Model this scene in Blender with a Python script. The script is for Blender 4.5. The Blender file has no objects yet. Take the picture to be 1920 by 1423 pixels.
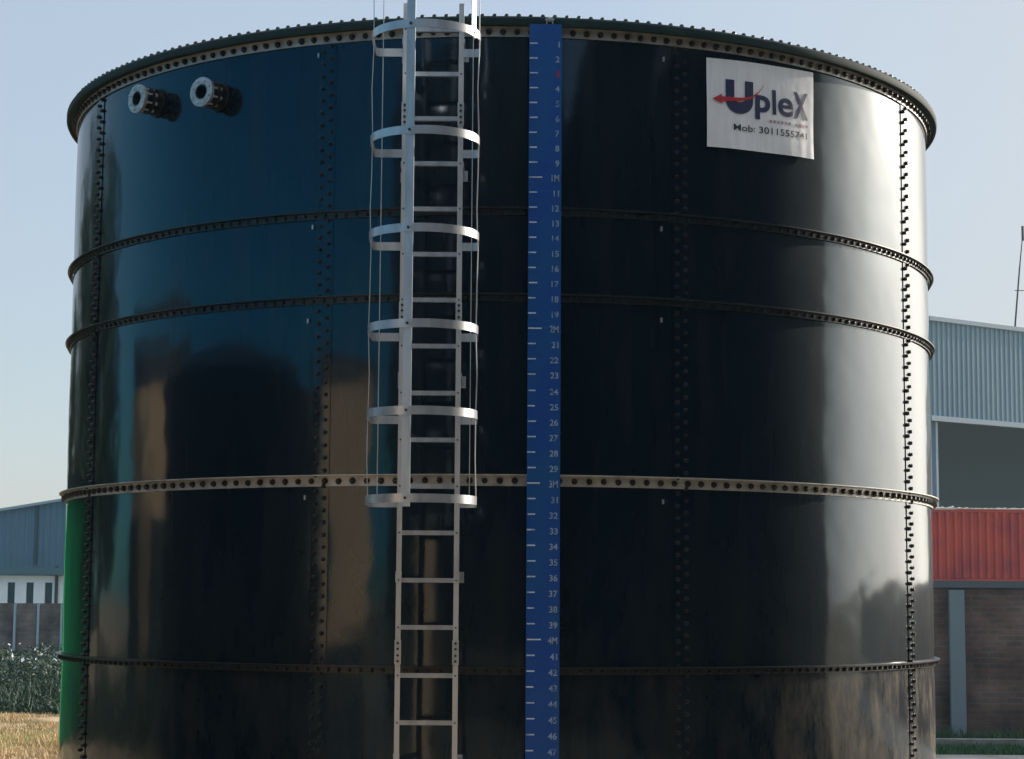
import bpy, bmesh, math, random
import numpy as np
from mathutils import Vector, Matrix
random.seed(7); rng = np.random.default_rng(7)
rad = math.radians
S = bpy.context.scene
COL = S.collection
# ------------------------------------------------------------------ camera
CD, HC, FPX = 16.177, 1.9, 3722.4
yaw, pit, roll = rad(.336), rad(6.362), rad(.389)
Fw = Vector((math.sin(yaw)*math.cos(pit), math.cos(yaw)*math.cos(pit), math.sin(pit)))
Rt = Vector((math.cos(yaw), -math.sin(yaw), 0)); Up = Rt.cross(Fw)
CR = math.cos(roll)*Rt + math.sin(roll)*Up
CU = -math.sin(roll)*Rt + math.cos(roll)*Up
CP = Vector((0, -CD, HC))
cd = bpy.data.cameras.new('camera'); cam = bpy.data.objects.new('camera', cd); COL.objects.link(cam)
M = Matrix((CR, CU, -Fw)).transposed().to_4x4(); M.translation = CP
cam.matrix_world = M
cd.sensor_width = 36; cd.lens = FPX/1920*36; cd.clip_start = .1; cd.clip_end = 3000
S.camera = cam
def on_plane(px, py, y):                       # world point on the vertical plane y=const seen at a photo pixel
    d = Fw + CR*((px-960)/FPX) - CU*((py-711.5)/FPX)
    return CP + d*((y-CP.y)/d.y)
def px_of(P):
    v = Vector(P)-CP; z = v.dot(Fw)
    return 960+FPX*v.dot(CR)/z, 711.5-FPX*v.dot(CU)/z
# ------------------------------------------------------------------ light
SUN_AZ, SUN_EL = rad(122), rad(17)            # azimuth from the camera side of the tank towards its right
sx, sy = math.sin(SUN_AZ), -math.cos(SUN_AZ)
w = bpy.data.worlds.new('World'); S.world = w; w.use_nodes = True
nt = w.node_tree; bg = nt.nodes['Background']
sky = nt.nodes.new('ShaderNodeTexSky'); sky.sky_type = 'NISHITA'; sky.sun_disc = False
sky.sun_elevation = SUN_EL; sky.sun_rotation = math.atan2(sx, sy)
sky.air_density = 1.0; sky.dust_density = .5; sky.ozone_density = 3; sky.altitude = 50
hz_ = nt.nodes.new('ShaderNodeMix'); hz_.data_type = 'RGBA'; # haze: thin away from the sun, brighter towards it, with brightness added overhead to lift shaded surfaces
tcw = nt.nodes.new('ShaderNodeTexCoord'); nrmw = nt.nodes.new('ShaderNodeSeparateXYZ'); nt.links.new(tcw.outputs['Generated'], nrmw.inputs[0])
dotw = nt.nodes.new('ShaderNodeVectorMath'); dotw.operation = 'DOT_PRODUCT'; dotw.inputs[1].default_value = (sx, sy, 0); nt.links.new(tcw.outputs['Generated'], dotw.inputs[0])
def mrange(src, a, b, c, d):
    k = nt.nodes.new('ShaderNodeMapRange'); k.interpolation_type = 'SMOOTHSTEP'
    for i, v in zip((1, 2, 3, 4), (a, b, c, d)): k.inputs[i].default_value = v
    nt.links.new(src, k.inputs[0]); return k.outputs[0]
def mth(op, a, b):
    k = nt.nodes.new('ShaderNodeMath'); k.operation = op; k.use_clamp = False; nt.links.new(a, k.inputs[0]); nt.links.new(b, k.inputs[1]); return k.outputs[0]
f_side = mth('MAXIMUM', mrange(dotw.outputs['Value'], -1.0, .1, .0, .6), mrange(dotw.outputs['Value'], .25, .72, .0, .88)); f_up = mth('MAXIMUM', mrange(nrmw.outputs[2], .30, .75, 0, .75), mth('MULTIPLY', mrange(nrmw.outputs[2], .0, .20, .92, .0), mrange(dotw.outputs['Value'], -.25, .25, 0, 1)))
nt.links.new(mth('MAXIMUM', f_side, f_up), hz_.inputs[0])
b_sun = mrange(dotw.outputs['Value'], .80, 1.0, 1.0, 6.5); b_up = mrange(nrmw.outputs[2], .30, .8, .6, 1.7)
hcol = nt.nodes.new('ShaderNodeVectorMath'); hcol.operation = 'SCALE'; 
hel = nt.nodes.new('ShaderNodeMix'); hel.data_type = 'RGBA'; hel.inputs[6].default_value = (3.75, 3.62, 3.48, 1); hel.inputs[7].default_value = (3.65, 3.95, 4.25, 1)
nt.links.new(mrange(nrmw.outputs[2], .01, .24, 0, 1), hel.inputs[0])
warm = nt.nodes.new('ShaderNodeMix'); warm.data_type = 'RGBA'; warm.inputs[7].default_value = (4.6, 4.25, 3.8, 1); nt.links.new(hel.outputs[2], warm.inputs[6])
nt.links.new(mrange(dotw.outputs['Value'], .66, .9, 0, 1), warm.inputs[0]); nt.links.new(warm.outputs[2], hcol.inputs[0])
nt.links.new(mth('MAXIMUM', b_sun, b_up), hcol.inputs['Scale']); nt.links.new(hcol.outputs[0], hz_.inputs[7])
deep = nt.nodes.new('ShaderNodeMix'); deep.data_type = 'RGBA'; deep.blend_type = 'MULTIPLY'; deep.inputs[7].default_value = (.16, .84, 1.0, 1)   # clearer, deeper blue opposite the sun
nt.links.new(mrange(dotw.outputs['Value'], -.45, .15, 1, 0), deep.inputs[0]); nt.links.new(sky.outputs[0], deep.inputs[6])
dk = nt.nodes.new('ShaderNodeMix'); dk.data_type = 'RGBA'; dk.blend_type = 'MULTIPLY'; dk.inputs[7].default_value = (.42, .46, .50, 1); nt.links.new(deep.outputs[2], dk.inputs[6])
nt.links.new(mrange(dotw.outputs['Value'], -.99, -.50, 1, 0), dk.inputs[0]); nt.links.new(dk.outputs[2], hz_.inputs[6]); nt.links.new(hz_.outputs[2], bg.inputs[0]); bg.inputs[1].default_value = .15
ld = bpy.data.lights.new('sun', 'SUN'); ld.energy = 3.9; ld.angle = rad(.6); ld.color = (1, .88, .74)
sun = bpy.data.objects.new('sun', ld); COL.objects.link(sun)
sun.rotation_euler = Vector((sx*math.cos(SUN_EL), sy*math.cos(SUN_EL), math.sin(SUN_EL))).to_track_quat('Z', 'Y').to_euler()
S.view_settings.view_transform = 'Standard'; S.view_settings.look = 'None'
S.view_settings.exposure = .22; S.view_settings.gamma = 1; S.view_settings.use_curve_mapping = False
S.cycles.max_bounces = 6

# ------------------------------------------------------------------ materials
def mat(name, col, rough=.6, metal=0, ior=1.5, noise=None, bump=None, tint=None):
    m = bpy.data.materials.new(name); m.use_nodes = True
    n = m.node_tree.nodes; l = m.node_tree.links; b = n['Principled BSDF']
    b.inputs['Base Color'].default_value = (*col, 1); b.inputs['Roughness'].default_value = rough
    b.inputs['Metallic'].default_value = metal; b.inputs['IOR'].default_value = ior
    if tint: b.inputs['Specular Tint'].default_value = (*tint, 1)
    tc = n.new('ShaderNodeTexCoord')
    if noise:                                   # (second colour, scale, low, high[, stretch xyz])
        c2, sc, lo, hi = noise[:4]
        t = n.new('ShaderNodeTexNoise'); t.inputs['Scale'].default_value = sc; t.inputs['Detail'].default_value = 6
        mp = n.new('ShaderNodeMapping'); l.new(tc.outputs['Object'], mp.inputs[0]); l.new(mp.outputs[0], t.inputs[0])
        if len(noise) > 4: mp.inputs['Scale'].default_value = noise[4]
        mr = n.new('ShaderNodeMapRange'); mr.inputs[1].default_value = lo; mr.inputs[2].default_value = hi
        mx = n.new('ShaderNodeMix'); mx.data_type = 'RGBA'
        mx.inputs[6].default_value = (*col, 1); mx.inputs[7].default_value = (*c2, 1)
        l.new(t.outputs[0], mr.inputs[0]); l.new(mr.outputs[0], mx.inputs[0]); l.new(mx.outputs[2], b.inputs['Base Color'])
    if bump:                                    # (scale, strength, distance)
        t = n.new('ShaderNodeTexNoise'); t.inputs['Scale'].default_value = bump[0]; t.inputs['Detail'].default_value = 4
        l.new(tc.outputs['Object'], t.inputs[0]); bp = n.new('ShaderNodeBump')
        bp.inputs['Strength'].default_value = bump[1]; bp.inputs['Distance'].default_value = bump[2]
        l.new(t.outputs[0], bp.inputs['Height']); l.new(bp.outputs[0], b.inputs['Normal'])
    return m

def enamel_material():
    m = bpy.data.materials.new('glass_enamel'); m.use_nodes = True
    n = m.node_tree.nodes; l = m.node_tree.links; b = n['Principled BSDF']
    tc = n.new('ShaderNodeTexCoord'); sep = n.new('ShaderNodeSeparateXYZ'); l.new(tc.outputs['Object'], sep.inputs[0])
    # dusty splash-back on the lowest sheets, densest near the ground
    nz = n.new('ShaderNodeTexNoise'); nz.inputs['Scale'].default_value = 6; nz.inputs['Detail'].default_value = 8; nz.inputs['Roughness'].default_value = .7
    mp = n.new('ShaderNodeMapping'); mp.inputs['Scale'].default_value = (1, 1, .3)
    l.new(tc.outputs['Object'], mp.inputs[0]); l.new(mp.outputs[0], nz.inputs[0])
    def math_(op, a, bb, clamp=False):
        k = n.new('ShaderNodeMath'); k.operation = op; k.use_clamp = clamp
        for i, v in enumerate((a, bb)):
            if hasattr(v, 'links') or hasattr(v, 'is_linked'): l.new(v, k.inputs[i])
            else: k.inputs[i].default_value = v
        return k.outputs[0]
    h = n.new('ShaderNodeMapRange'); h.inputs[1].default_value = 1.46; h.inputs[2].default_value = 1.40; l.new(sep.outputs[2], h.inputs[0])
    h2 = n.new('ShaderNodeMapRange'); h2.inputs[1].default_value = 2.5; h2.inputs[2].default_value = 1.4; h2.inputs[4].default_value = .035; l.new(sep.outputs[2], h2.inputs[0])
    nn = n.new('ShaderNodeMapRange'); nn.inputs[1].default_value = .44; nn.inputs[2].default_value = .68; l.new(nz.outputs[0], nn.inputs[0])
    rs = n.new('ShaderNodeMapRange'); rs.inputs[1].default_value = 1.5; rs.inputs[2].default_value = 2.7; rs.inputs[3].default_value = .03; rs.inputs[4].default_value = .42; l.new(sep.outputs[0], rs.inputs[0])   # splashed mostly on the right flank
    mask = math_('ADD', math_('MULTIPLY', math_('MULTIPLY', h.outputs[0], nn.outputs[0]), rs.outputs[0]),
                 math_('MULTIPLY', h2.outputs[0], nn.outputs[0]), True)
    # thin film of dust everywhere, a little streaky
    nz2 = n.new('ShaderNodeTexNoise'); nz2.inputs['Scale'].default_value = 3; nz2.inputs['Detail'].default_value = 7
    mp2 = n.new('ShaderNodeMapping'); mp2.inputs['Scale'].default_value = (2.5, 2.5, .25); l.new(tc.outputs['Object'], mp2.inputs[0]); l.new(mp2.outputs[0], nz2.inputs[0])
    film = n.new('ShaderNodeMapRange'); film.inputs[1].default_value = .5; film.inputs[2].default_value = .85; film.inputs[4].default_value = .03; l.new(nz2.outputs[0], film.inputs[0])
    mask = math_('ADD', mask, film.outputs[0], True)
    b.inputs['Base Color'].default_value = (.0004, .0035, .008, 1)
    b.inputs['Roughness'].default_value = .09; b.inputs['IOR'].default_value = 1.62
    b.inputs['Specular Tint'].default_value = (.70, .86, 1, 1)
    b2 = n.new('ShaderNodeBsdfPrincipled'); b2.inputs['Base Color'].default_value = (.0006, .004, .009, 1)
    b2.inputs['Roughness'].default_value = .40; b2.inputs['IOR'].default_value = 1.55; b2.inputs['Specular Tint'].default_value = (.5, .85, 1, 1)
    dust = n.new('ShaderNodeBsdfPrincipled'); dust.inputs['Base Color'].default_value = (.26, .21, .155, 1); dust.inputs['Roughness'].default_value = .8
    m1 = n.new('ShaderNodeMixShader'); m1.inputs[0].default_value = .22; l.new(b.outputs[0], m1.inputs[1]); l.new(b2.outputs[0], m1.inputs[2])
    m2 = n.new('ShaderNodeMixShader'); l.new(mask, m2.inputs[0]); l.new(m1.outputs[0], m2.inputs[1]); l.new(dust.outputs[0], m2.inputs[2])
    # orange peel and slight waviness of the coated steel
    nb = n.new('ShaderNodeTexNoise'); nb.inputs['Scale'].default_value = 1.6; nb.inputs['Detail'].default_value = 2; l.new(tc.outputs['Object'], nb.inputs[0])
    bp = n.new('ShaderNodeBump'); bp.inputs['Strength'].default_value = .35; bp.inputs['Distance'].default_value = .02; l.new(nb.outputs[0], bp.inputs['Height'])
    for k in (b, b2): l.new(bp.outputs[0], k.inputs['Normal'])
    l.new(m2.outputs[0], n['Material Output'].inputs[0])
    return m

def brick_material(name, c1, c2, mortar, scale=1.0):
    m = bpy.data.materials.new(name); m.use_nodes = True
    n = m.node_tree.nodes; l = m.node_tree.links; b = n['Principled BSDF']; b.inputs['Roughness'].default_value = .9
    tc = n.new('ShaderNodeTexCoord'); sep = n.new('ShaderNodeSeparateXYZ'); cb = n.new('ShaderNodeCombineXYZ')
    l.new(tc.outputs['Object'], sep.inputs[0]); l.new(sep.outputs[0], cb.inputs[0]); l.new(sep.outputs[2], cb.inputs[1])
    br = n.new('ShaderNodeTexBrick'); l.new(cb.outputs[0], br.inputs[0])
    br.inputs['Color1'].default_value = (*c1, 1); br.inputs['Color2'].default_value = (*c2, 1); br.inputs['Mortar'].default_value = (*mortar, 1)
    br.inputs['Scale'].default_value = scale; br.inputs['Brick Width'].default_value = .235; br.inputs['Row Height'].default_value = .078; br.inputs['Mortar Size'].default_value = .012
    nz = n.new('ShaderNodeTexNoise'); nz.inputs['Scale'].default_value = 1.7; nz.inputs['Detail'].default_value = 7; l.new(tc.outputs['Object'], nz.inputs[0])
    mr = n.new('ShaderNodeMapRange'); mr.inputs[1].default_value = .3; mr.inputs[2].default_value = .7; mr.inputs[3].default_value = .4; mr.inputs[4].default_value = 1.5; l.new(nz.outputs[0], mr.inputs[0])
    mx = n.new('ShaderNodeMix'); mx.data_type = 'RGBA'; mx.blend_type = 'MULTIPLY'; mx.inputs[0].default_value = 1
    l.new(br.outputs[0], mx.inputs[6]); l.new(mr.outputs[0], mx.inputs[7]); l.new(mx.outputs[2], b.inputs['Base Color'])
    bp = n.new('ShaderNodeBump'); bp.inputs['Distance'].default_value = .01; bp.inputs['Strength'].default_value = .6; l.new(br.outputs['Fac'], bp.inputs['Height']); bp.invert = True
    l.new(bp.outputs[0], b.inputs['Normal'])
    return m

MT = {
 'enamel': enamel_material(),
 'galv': mat('galvanised_angle', (.45, .46, .45), .42, .3, noise=((.24, .24, .23), 9, .45, .75), bump=(40, .2, .002)),
 'dark_angle': mat('dark_coated_angle', (.012, .018, .022), .35, 0, 1.5, noise=((.026, .024, .022), 8, .55, .8)),
 'rim': mat('dark_green_rim_cover', (.010, .030, .032), .7, 0, 1.35, noise=((.02, .045, .045), 7, .5, .8)),
 'bolt': mat('black_bolt_cap', (.008, .008, .009), .38, noise=((.022, .019, .016), 6, .52, .72)),
 'alu': mat('dull_aluminium', (.52, .55, .58), .34, .62, noise=((.32, .35, .38), 14, .4, .8, (1, 1, .25)), bump=(60, .15, .001)),
 'alu2': mat('pale_aluminium', (.62, .63, .62), .38, .45, noise=((.40, .41, .41), 10, .45, .8, (1, 1, .3))),
 'blue': mat('blue_gauge_paint', (.002, .060, .30), .38, 0, 1.5, noise=((.003, .085, .26), 6, .4, .75, (1, 1, .4))),
 'white': mat('white_paint', (.72, .76, .80), .5),
 'tick': mat('tick_paint', (.52, .64, .78), .5, noise=((.25, .38, .60), 30, .45, .7)),
 'worn_white': mat('worn_white_print', (.26, .38, .55), .6, noise=((.04, .12, .34), 22, .5, .72)),
 'red': mat('red_print', (.45, .012, .03), .5),
 'faint_red': mat('faded_red_print', (.40, .26, .34), .6),
 'navy': mat('navy_print', (.008, .014, .07), .5),
 'black': mat('black_print', (.006, .012, .014), .5),
 'banner': mat('white_banner_film', (.80, .82, .84), .5, noise=((.70, .72, .75), 5, .35, .7, (6, 6, .6)), bump=(14, .35, .006)),
 'flange': mat('grey_flange_steel', (.42, .46, .47), .45, .5, noise=((.22, .25, .26), 18, .45, .75)),
 'pipe': mat('dark_pipe', (.05, .055, .06), .3, .6),
 'concrete': mat('concrete', (.30, .29, .27), .9, noise=((.20, .19, .175), 5, .4, .7), bump=(25, .4, .01)),
 'clad_blue': mat('blue_grey_cladding', (.17, .275, .33), .5, .1, noise=((.125, .225, .285), .5, .35, .7, (1, 1, .4))),
 'clad_shed': mat('slate_blue_cladding', (.095, .175, .25), .5, .1, noise=((.075, .165, .215), .4, .35, .7)),
 'trim': mat('pale_steel_trim', (.30, .40, .46), .5),
 'column': mat('painted_steel_column', (.30, .42, .50), .5),
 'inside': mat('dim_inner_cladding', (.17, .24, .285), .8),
 'plaster': mat('white_plaster', (.88, .93, .96), .8, noise=((.80, .86, .91), 2, .4, .75)),
 'window': mat('dark_window_glass', (.02, .035, .05), .1),
 'cred': mat('red_container_paint', (.52, .065, .030), .6, noise=((.34, .035, .045), .9, .4, .7)),
 'tarp': mat('crumpled_white_sheet', (.70, .66, .62), .6),
 'cgreen': mat('green_container_paint', (.012, .46, .17), .5, noise=((.008, .30, .11), 1, .4, .7)),
 'khaki': mat('khaki_render', (.90, .62, .38), .9, noise=((.76, .52, .31), .6, .35, .7)),
 'darkclad': mat('dark_wall_cladding', (.035, .05, .055), .7, noise=((.028, .036, .04), .4, .4, .7)),
 'brick': brick_material('weathered_brick', (.19, .11, .085), (.12, .085, .075), (.14, .125, .115)),
 'brick_far': brick_material('far_grey_brick', (.17, .14, .135), (.135, .115, .11), (.15, .14, .13), .6),
 'bark': mat('bark', (.10, .075, .05), .9, bump=(20, .6, .02)),
 'leaf': mat('dark_leaves', (.035, .075, .028), .6, noise=((.060, .105, .035), 3, .4, .65)),
 'weed': mat('weed_leaves', (.022, .058, .034), .6, noise=((.05, .09, .045), 1.4, .4, .65)),
 'grass': mat('green_grass', (.035, .105, .045), .6, noise=((.06, .13, .05), 2, .4, .65)),
 'straw': mat('straw', (.74, .53, .30), .8, noise=((.50, .36, .19), 1.2, .4, .65)),
 'litter': mat('pale_litter', (.50, .56, .62), .6),
 'wire': mat('wire', (.05, .05, .055), .5),
}

# ------------------------------------------------------------------ helpers
class MB:
    def __init__(s): s.v = []; s.f = []
    def add(s, vs, fs):
        k = len(s.v); s.v += [tuple(p) for p in vs]; s.f += [tuple(i+k for i in f) for f in fs]
    def box(s, a, b, rot=None):                 # a,b opposite corners; rot: Matrix applied afterwards
        x0, y0, z0 = a; x1, y1, z1 = b
        vs = [(x0,y0,z0),(x1,y0,z0),(x1,y1,z0),(x0,y1,z0),(x0,y0,z1),(x1,y0,z1),(x1,y1,z1),(x0,y1,z1)]
        if rot is not None: vs = [rot @ Vector(p) for p in vs]
        s.add(vs, [(0,3,2,1),(4,5,6,7),(0,1,5,4),(1,2,6,5),(2,3,7,6),(3,0,4,7)])
    def tube(s, p0, p1, r0, r1=None, n=10, cap=True):
        r1 = r0 if r1 is None else r1
        p0, p1 = Vector(p0), Vector(p1); d = (p1-p0).normalized()
        a = d.cross(Vector((0,0,1)) if abs(d.z) < .9 else Vector((1,0,0))).normalized(); b = d.cross(a)
        vs = []
        for p, r in ((p0, r0), (p1, r1)):
            for i in range(n):
                t = 2*math.pi*i/n; vs.append(p + a*(r*math.cos(t)) + b*(r*math.sin(t)))
        fs = [(i, (i+1) % n, n+(i+1) % n, n+i) for i in range(n)]
        if cap: fs += [tuple(range(n-1, -1, -1)), tuple(range(n, 2*n))]
        s.add(vs, fs)
    def profile_ring(s, prof, a0, a1, n, closed=False):   # sweep closed (r,z) profile about the z axis
        m = len(prof); vs = []; cnt = n if closed else n+1
        for i in range(cnt):
            t = a0+(a1-a0)*i/n
            for r, z in prof: vs.append((r*math.sin(t), -r*math.cos(t), z))
        fs = []
        for i in range(n):
            j = (i+1) % cnt
            for k in range(m): fs.append((i*m+k, j*m+k, j*m+(k+1) % m, i*m+(k+1) % m))
        if not closed: fs += [tuple(range(m-1, -1, -1)), tuple(range(n*m, n*m+m))]
        s.add(vs, fs)
    def build(s, name, m, parent=None, smooth=False):
        me = bpy.data.meshes.new(name); me.from_pydata(s.v, [], s.f)
        bm = bmesh.new(); bm.from_mesh(me); bmesh.ops.recalc_face_normals(bm, faces=bm.faces); bm.to_mesh(me); bm.free()
        me.materials.append(MT[m] if isinstance(m, str) else m)
        if smooth:
            me.polygons.foreach_set('use_smooth', [True]*len(me.polygons))
            me.set_sharp_from_angle(angle=rad(35))
        o = bpy.data.objects.new(name, me); COL.objects.link(o)
        if parent:
            o.parent = parent; bpy_parent_fix(o, parent)
        return o
def world_loc(o):
    v = Vector(o.location)
    return v if o.parent is None else world_loc(o.parent)+v
def bpy_parent_fix(o, parent):                  # meshes are written in world coordinates: shift them under their parent
    o.location = -world_loc(parent) if parent.type == 'EMPTY' else (0, 0, 0)
def tag(o, label=None, cat=None, group=None, kind=None):
    for k, v in (('label', label), ('category', cat), ('group', group), ('kind', kind)):
        if v: o[k] = v
    return o
def thing(name, loc, label, cat, group=None):
    o = bpy.data.objects.new(name, None); COL.objects.link(o); o.location = loc; o.empty_display_size = .3
    return tag(o, label, cat, group)
def structure(name, mb, m): return tag(mb.build(name, m), kind='structure')

# ------------------------------------------------------------------ the tank
R = 3.44; PHI0 = rad(.15)
ZB = [.30, 1.46, 2.671, 3.852, 4.418, 5.60]
tank = thing('storage_tank', (0, 0, 0), 'tall dark glossy bolted steel storage tank in the middle of the picture', 'storage tank')
base = MB(); base.profile_ring([(0, -.2), (3.9, -.2), (3.9, .26), (3.86, .30), (0, .30)], 0, 2*math.pi, 96, True)
structure('concrete_pad', base, 'concrete')
seam_angles = [PHI0+rad(-180+40*k) for k in range(9)]
for c in range(5):
    z0, z1 = ZB[c], ZB[c+1]
    for k in range(9):
        a0 = seam_angles[k]; a1 = a0+rad(40); nu, nv = 40, 14
        am = .0045 + .0015*random.random(); tw = (random.random()-.5)*.005
        mb = MB(); vs = []
        for side in (0, 1):
            for j in range(nv+1):
                v = j/nv
                for i in range(nu+1):
                    u = i/nu; t = a0+(a1-a0)*u
                    edge = 1-math.exp(-((min(u, 1-u))/.06)**2)
                    r = R + am*math.sin(math.pi*v)*edge*(1 if z1-z0 > .8 else .5) + tw*math.sin(2*math.pi*u)*math.sin(math.pi*v) - side*.005
                    vs.append((r*math.sin(t), -r*math.cos(t), z0+(z1-z0)*v))
        N = (nu+1)*(nv+1); fs = []
        for j in range(nv):
            for i in range(nu):
                q = j*(nu+1)+i; fs.append((q, q+1, q+nu+2, q+nu+1)); fs.append((N+q+nu+1, N+q+nu+2, N+q+1, N+q))
        for i in range(nu):
            fs.append((i+1, i, N+i, N+i+1)); q = nv*(nu+1)+i; fs.append((q, q+1, N+q+1, N+q))
        mb.add(vs, fs)
        mb.build('wall_panel', 'enamel', tank, True)
# lapped vertical seams
for k, a in enumerate(seam_angles):
    mb = MB(); h = .062/R
    for c in range(5): mb.profile_ring([(R+.001, ZB[c]+.012), (R+.006, ZB[c]+.012), (R+.006, ZB[c+1]-.012), (R+.001, ZB[c+1]-.012)], a-h, a+h, 6)
    mb.build('seam_strip', 'enamel', tank, True)
# stiffening angles
def angle_ring(zc, h, lip, m, name='stiffener_ring'):
    mb = MB(); r0 = R+.007
    mb.profile_ring([(r0, zc-h/2), (r0+.007, zc-h/2), (r0+.007, zc+h/2-.006), (r0+lip, zc+h/2-.006), (r0+lip, zc+h/2+.001), (r0, zc+h/2+.001)], 0, 2*math.pi, 200, True)
    return mb.build(name, m, tank, True)
angle_ring(1.46, .048, .040, 'dark_angle')
angle_ring(2.671, .072, .052, 'galv')
angle_ring(3.852, .048, .040, 'dark_angle')
angle_ring(4.418, .048, .040, 'dark_angle')
angle_ring(5.617, .066, .016, 'galv', 'rim_angle')
mb = MB(); mb.profile_ring([(R-.01, 5.652), (R+.066, 5.652), (R+.070, 5.640), (R+.086, 5.640), (R+.092, 5.652), (R+.092, 5.688), (R+.082, 5.702), (R-.01, 5.702)], 0, 2*math.pi, 200, True)
mb.build('rim_cover', 'rim', tank, True)
mb = MB(); mb.profile_ring([(R+.002, .30), (R+.09, .30), (R+.09, .312), (R+.012, .312), (R+.012, .38), (R+.002, .38)], 0, 2*math.pi, 160, True)
mb.build('base_angle', 'galv', tank, True)
mb = MB(); n = 96
mb.add([(0, 0, 5.78)]+[((R-.02)*math.sin(2*math.pi*i/n), -(R-.02)*math.cos(2*math.pi*i/n), 5.66) for i in range(n)], [(0, 1+i, 1+(i+1) % n) for i in range(n)])
mb.build('roof', 'rim', tank, True)
# bolt caps: hexagonal washer with a domed cap
def bolt_mesh(r=.0135, h=.020):
    vs = []; fs = []; prof = [(r*1.15, 0), (r*1.15, .004), (r, .005), (r*.96, h*.7), (r*.6, h), (0, h)]
    n = 8
    for pr, ph in prof[:-1]:
        for i in range(n): vs.append((pr*math.cos(2*math.pi*i/n), pr*math.sin(2*math.pi*i/n), ph))
    vs.append((0, 0, h)); m = len(prof)-1
    for k in range(m-1):
        for i in range(n): fs.append((k*n+i, k*n+(i+1) % n, (k+1)*n+(i+1) % n, (k+1)*n+i))
    for i in range(n): fs.append(((m-1)*n+i, (m-1)*n+(i+1) % n, m*n))
    return vs, fs
bv, bf = bolt_mesh()
bolts = []                                      # (position, outward normal, scale)
def ring_bolts(z, pitch, rr, sc=1.0, up=False, off=0, skip=0):
    n = int(round(2*math.pi*R/pitch))
    for i in range(n):
        if skip and random.random() < skip: continue
        t = 2*math.pi*(i+off)/n
        nrm = Vector((0, 0, 1)) if up else Vector((math.sin(t), -math.cos(t), 0))
        bolts.append((Vector((rr*math.sin(t), -rr*math.cos(t), z+random.uniform(-.0015, .0015))), nrm, sc*random.uniform(.95, 1.06)))
ring_bolts(2.668, .096, R+.014, 1.35)
ring_bolts(5.614, .092, R+.014, 1.35)
ring_bolts(5.698, .078, R+.062, 1.15, True, .3)
for z in (1.455, 3.848, 4.414): ring_bolts(z, .074, R+.014, .9)
for a in seam_angles:
    for c in range(5):
        n = int((ZB[c+1]-ZB[c]-.09)/.079)
        for i in range(n+1):
            z = ZB[c]+.05+i*(ZB[c+1]-ZB[c]-.10)/n
            for s in (-1, 1):
                t = a+s*.030/R; zz = z+s*.018
                bolts.append((Vector(((R+.006)*math.sin(t), -(R+.006)*math.cos(t), zz)), Vector((math.sin(t), -math.cos(t), 0)), random.uniform(.9, 1.05)))
def bolt_score(b):
    v = CP-b[0]; x, y = px_of(b[0])
    if not (5 < x < 1915 and 5 < y < 1418) or 985 < x < 1060 or 735 < x < 895: return -9
    f = b[1].dot(v.normalized())
    return (f if b[1].z < .5 else -5)*b[2]*100/v.length
order = sorted(range(len(bolts)), key=lambda i: -bolt_score(bolts[i]))
bm0 = bpy.data.meshes.new('bolt'); bm0.from_pydata(bv, [], bf); bm0.materials.append(MT['bolt'])
bm0.polygons.foreach_set('use_smooth', [True]*len(bm0.polygons)); bm0.set_sharp_from_angle(angle=rad(40))
for i in order[:100]:
    p, nrm, sc = bolts[i]; o = bpy.data.objects.new('bolt', bm0); COL.objects.link(o); o.parent = tank
    o.location = p; o.rotation_euler = (nrm+Vector([random.uniform(-.07, .07) for _ in range(3)])).to_track_quat('Z', 'Y').to_euler(); o.scale = (sc, sc, sc)
rest = MB()
for i in order[100:]:
    p, nrm, sc = bolts[i]; q = (nrm+Vector([random.uniform(-.07, .07) for _ in range(3)])).to_track_quat('Z', 'Y').to_matrix()*sc
    rest.add([p+q @ Vector(v) for v in bv], bf)
o = rest.build('bolt', 'bolt', tank, True); o['kind'] = 'stuff'
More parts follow.
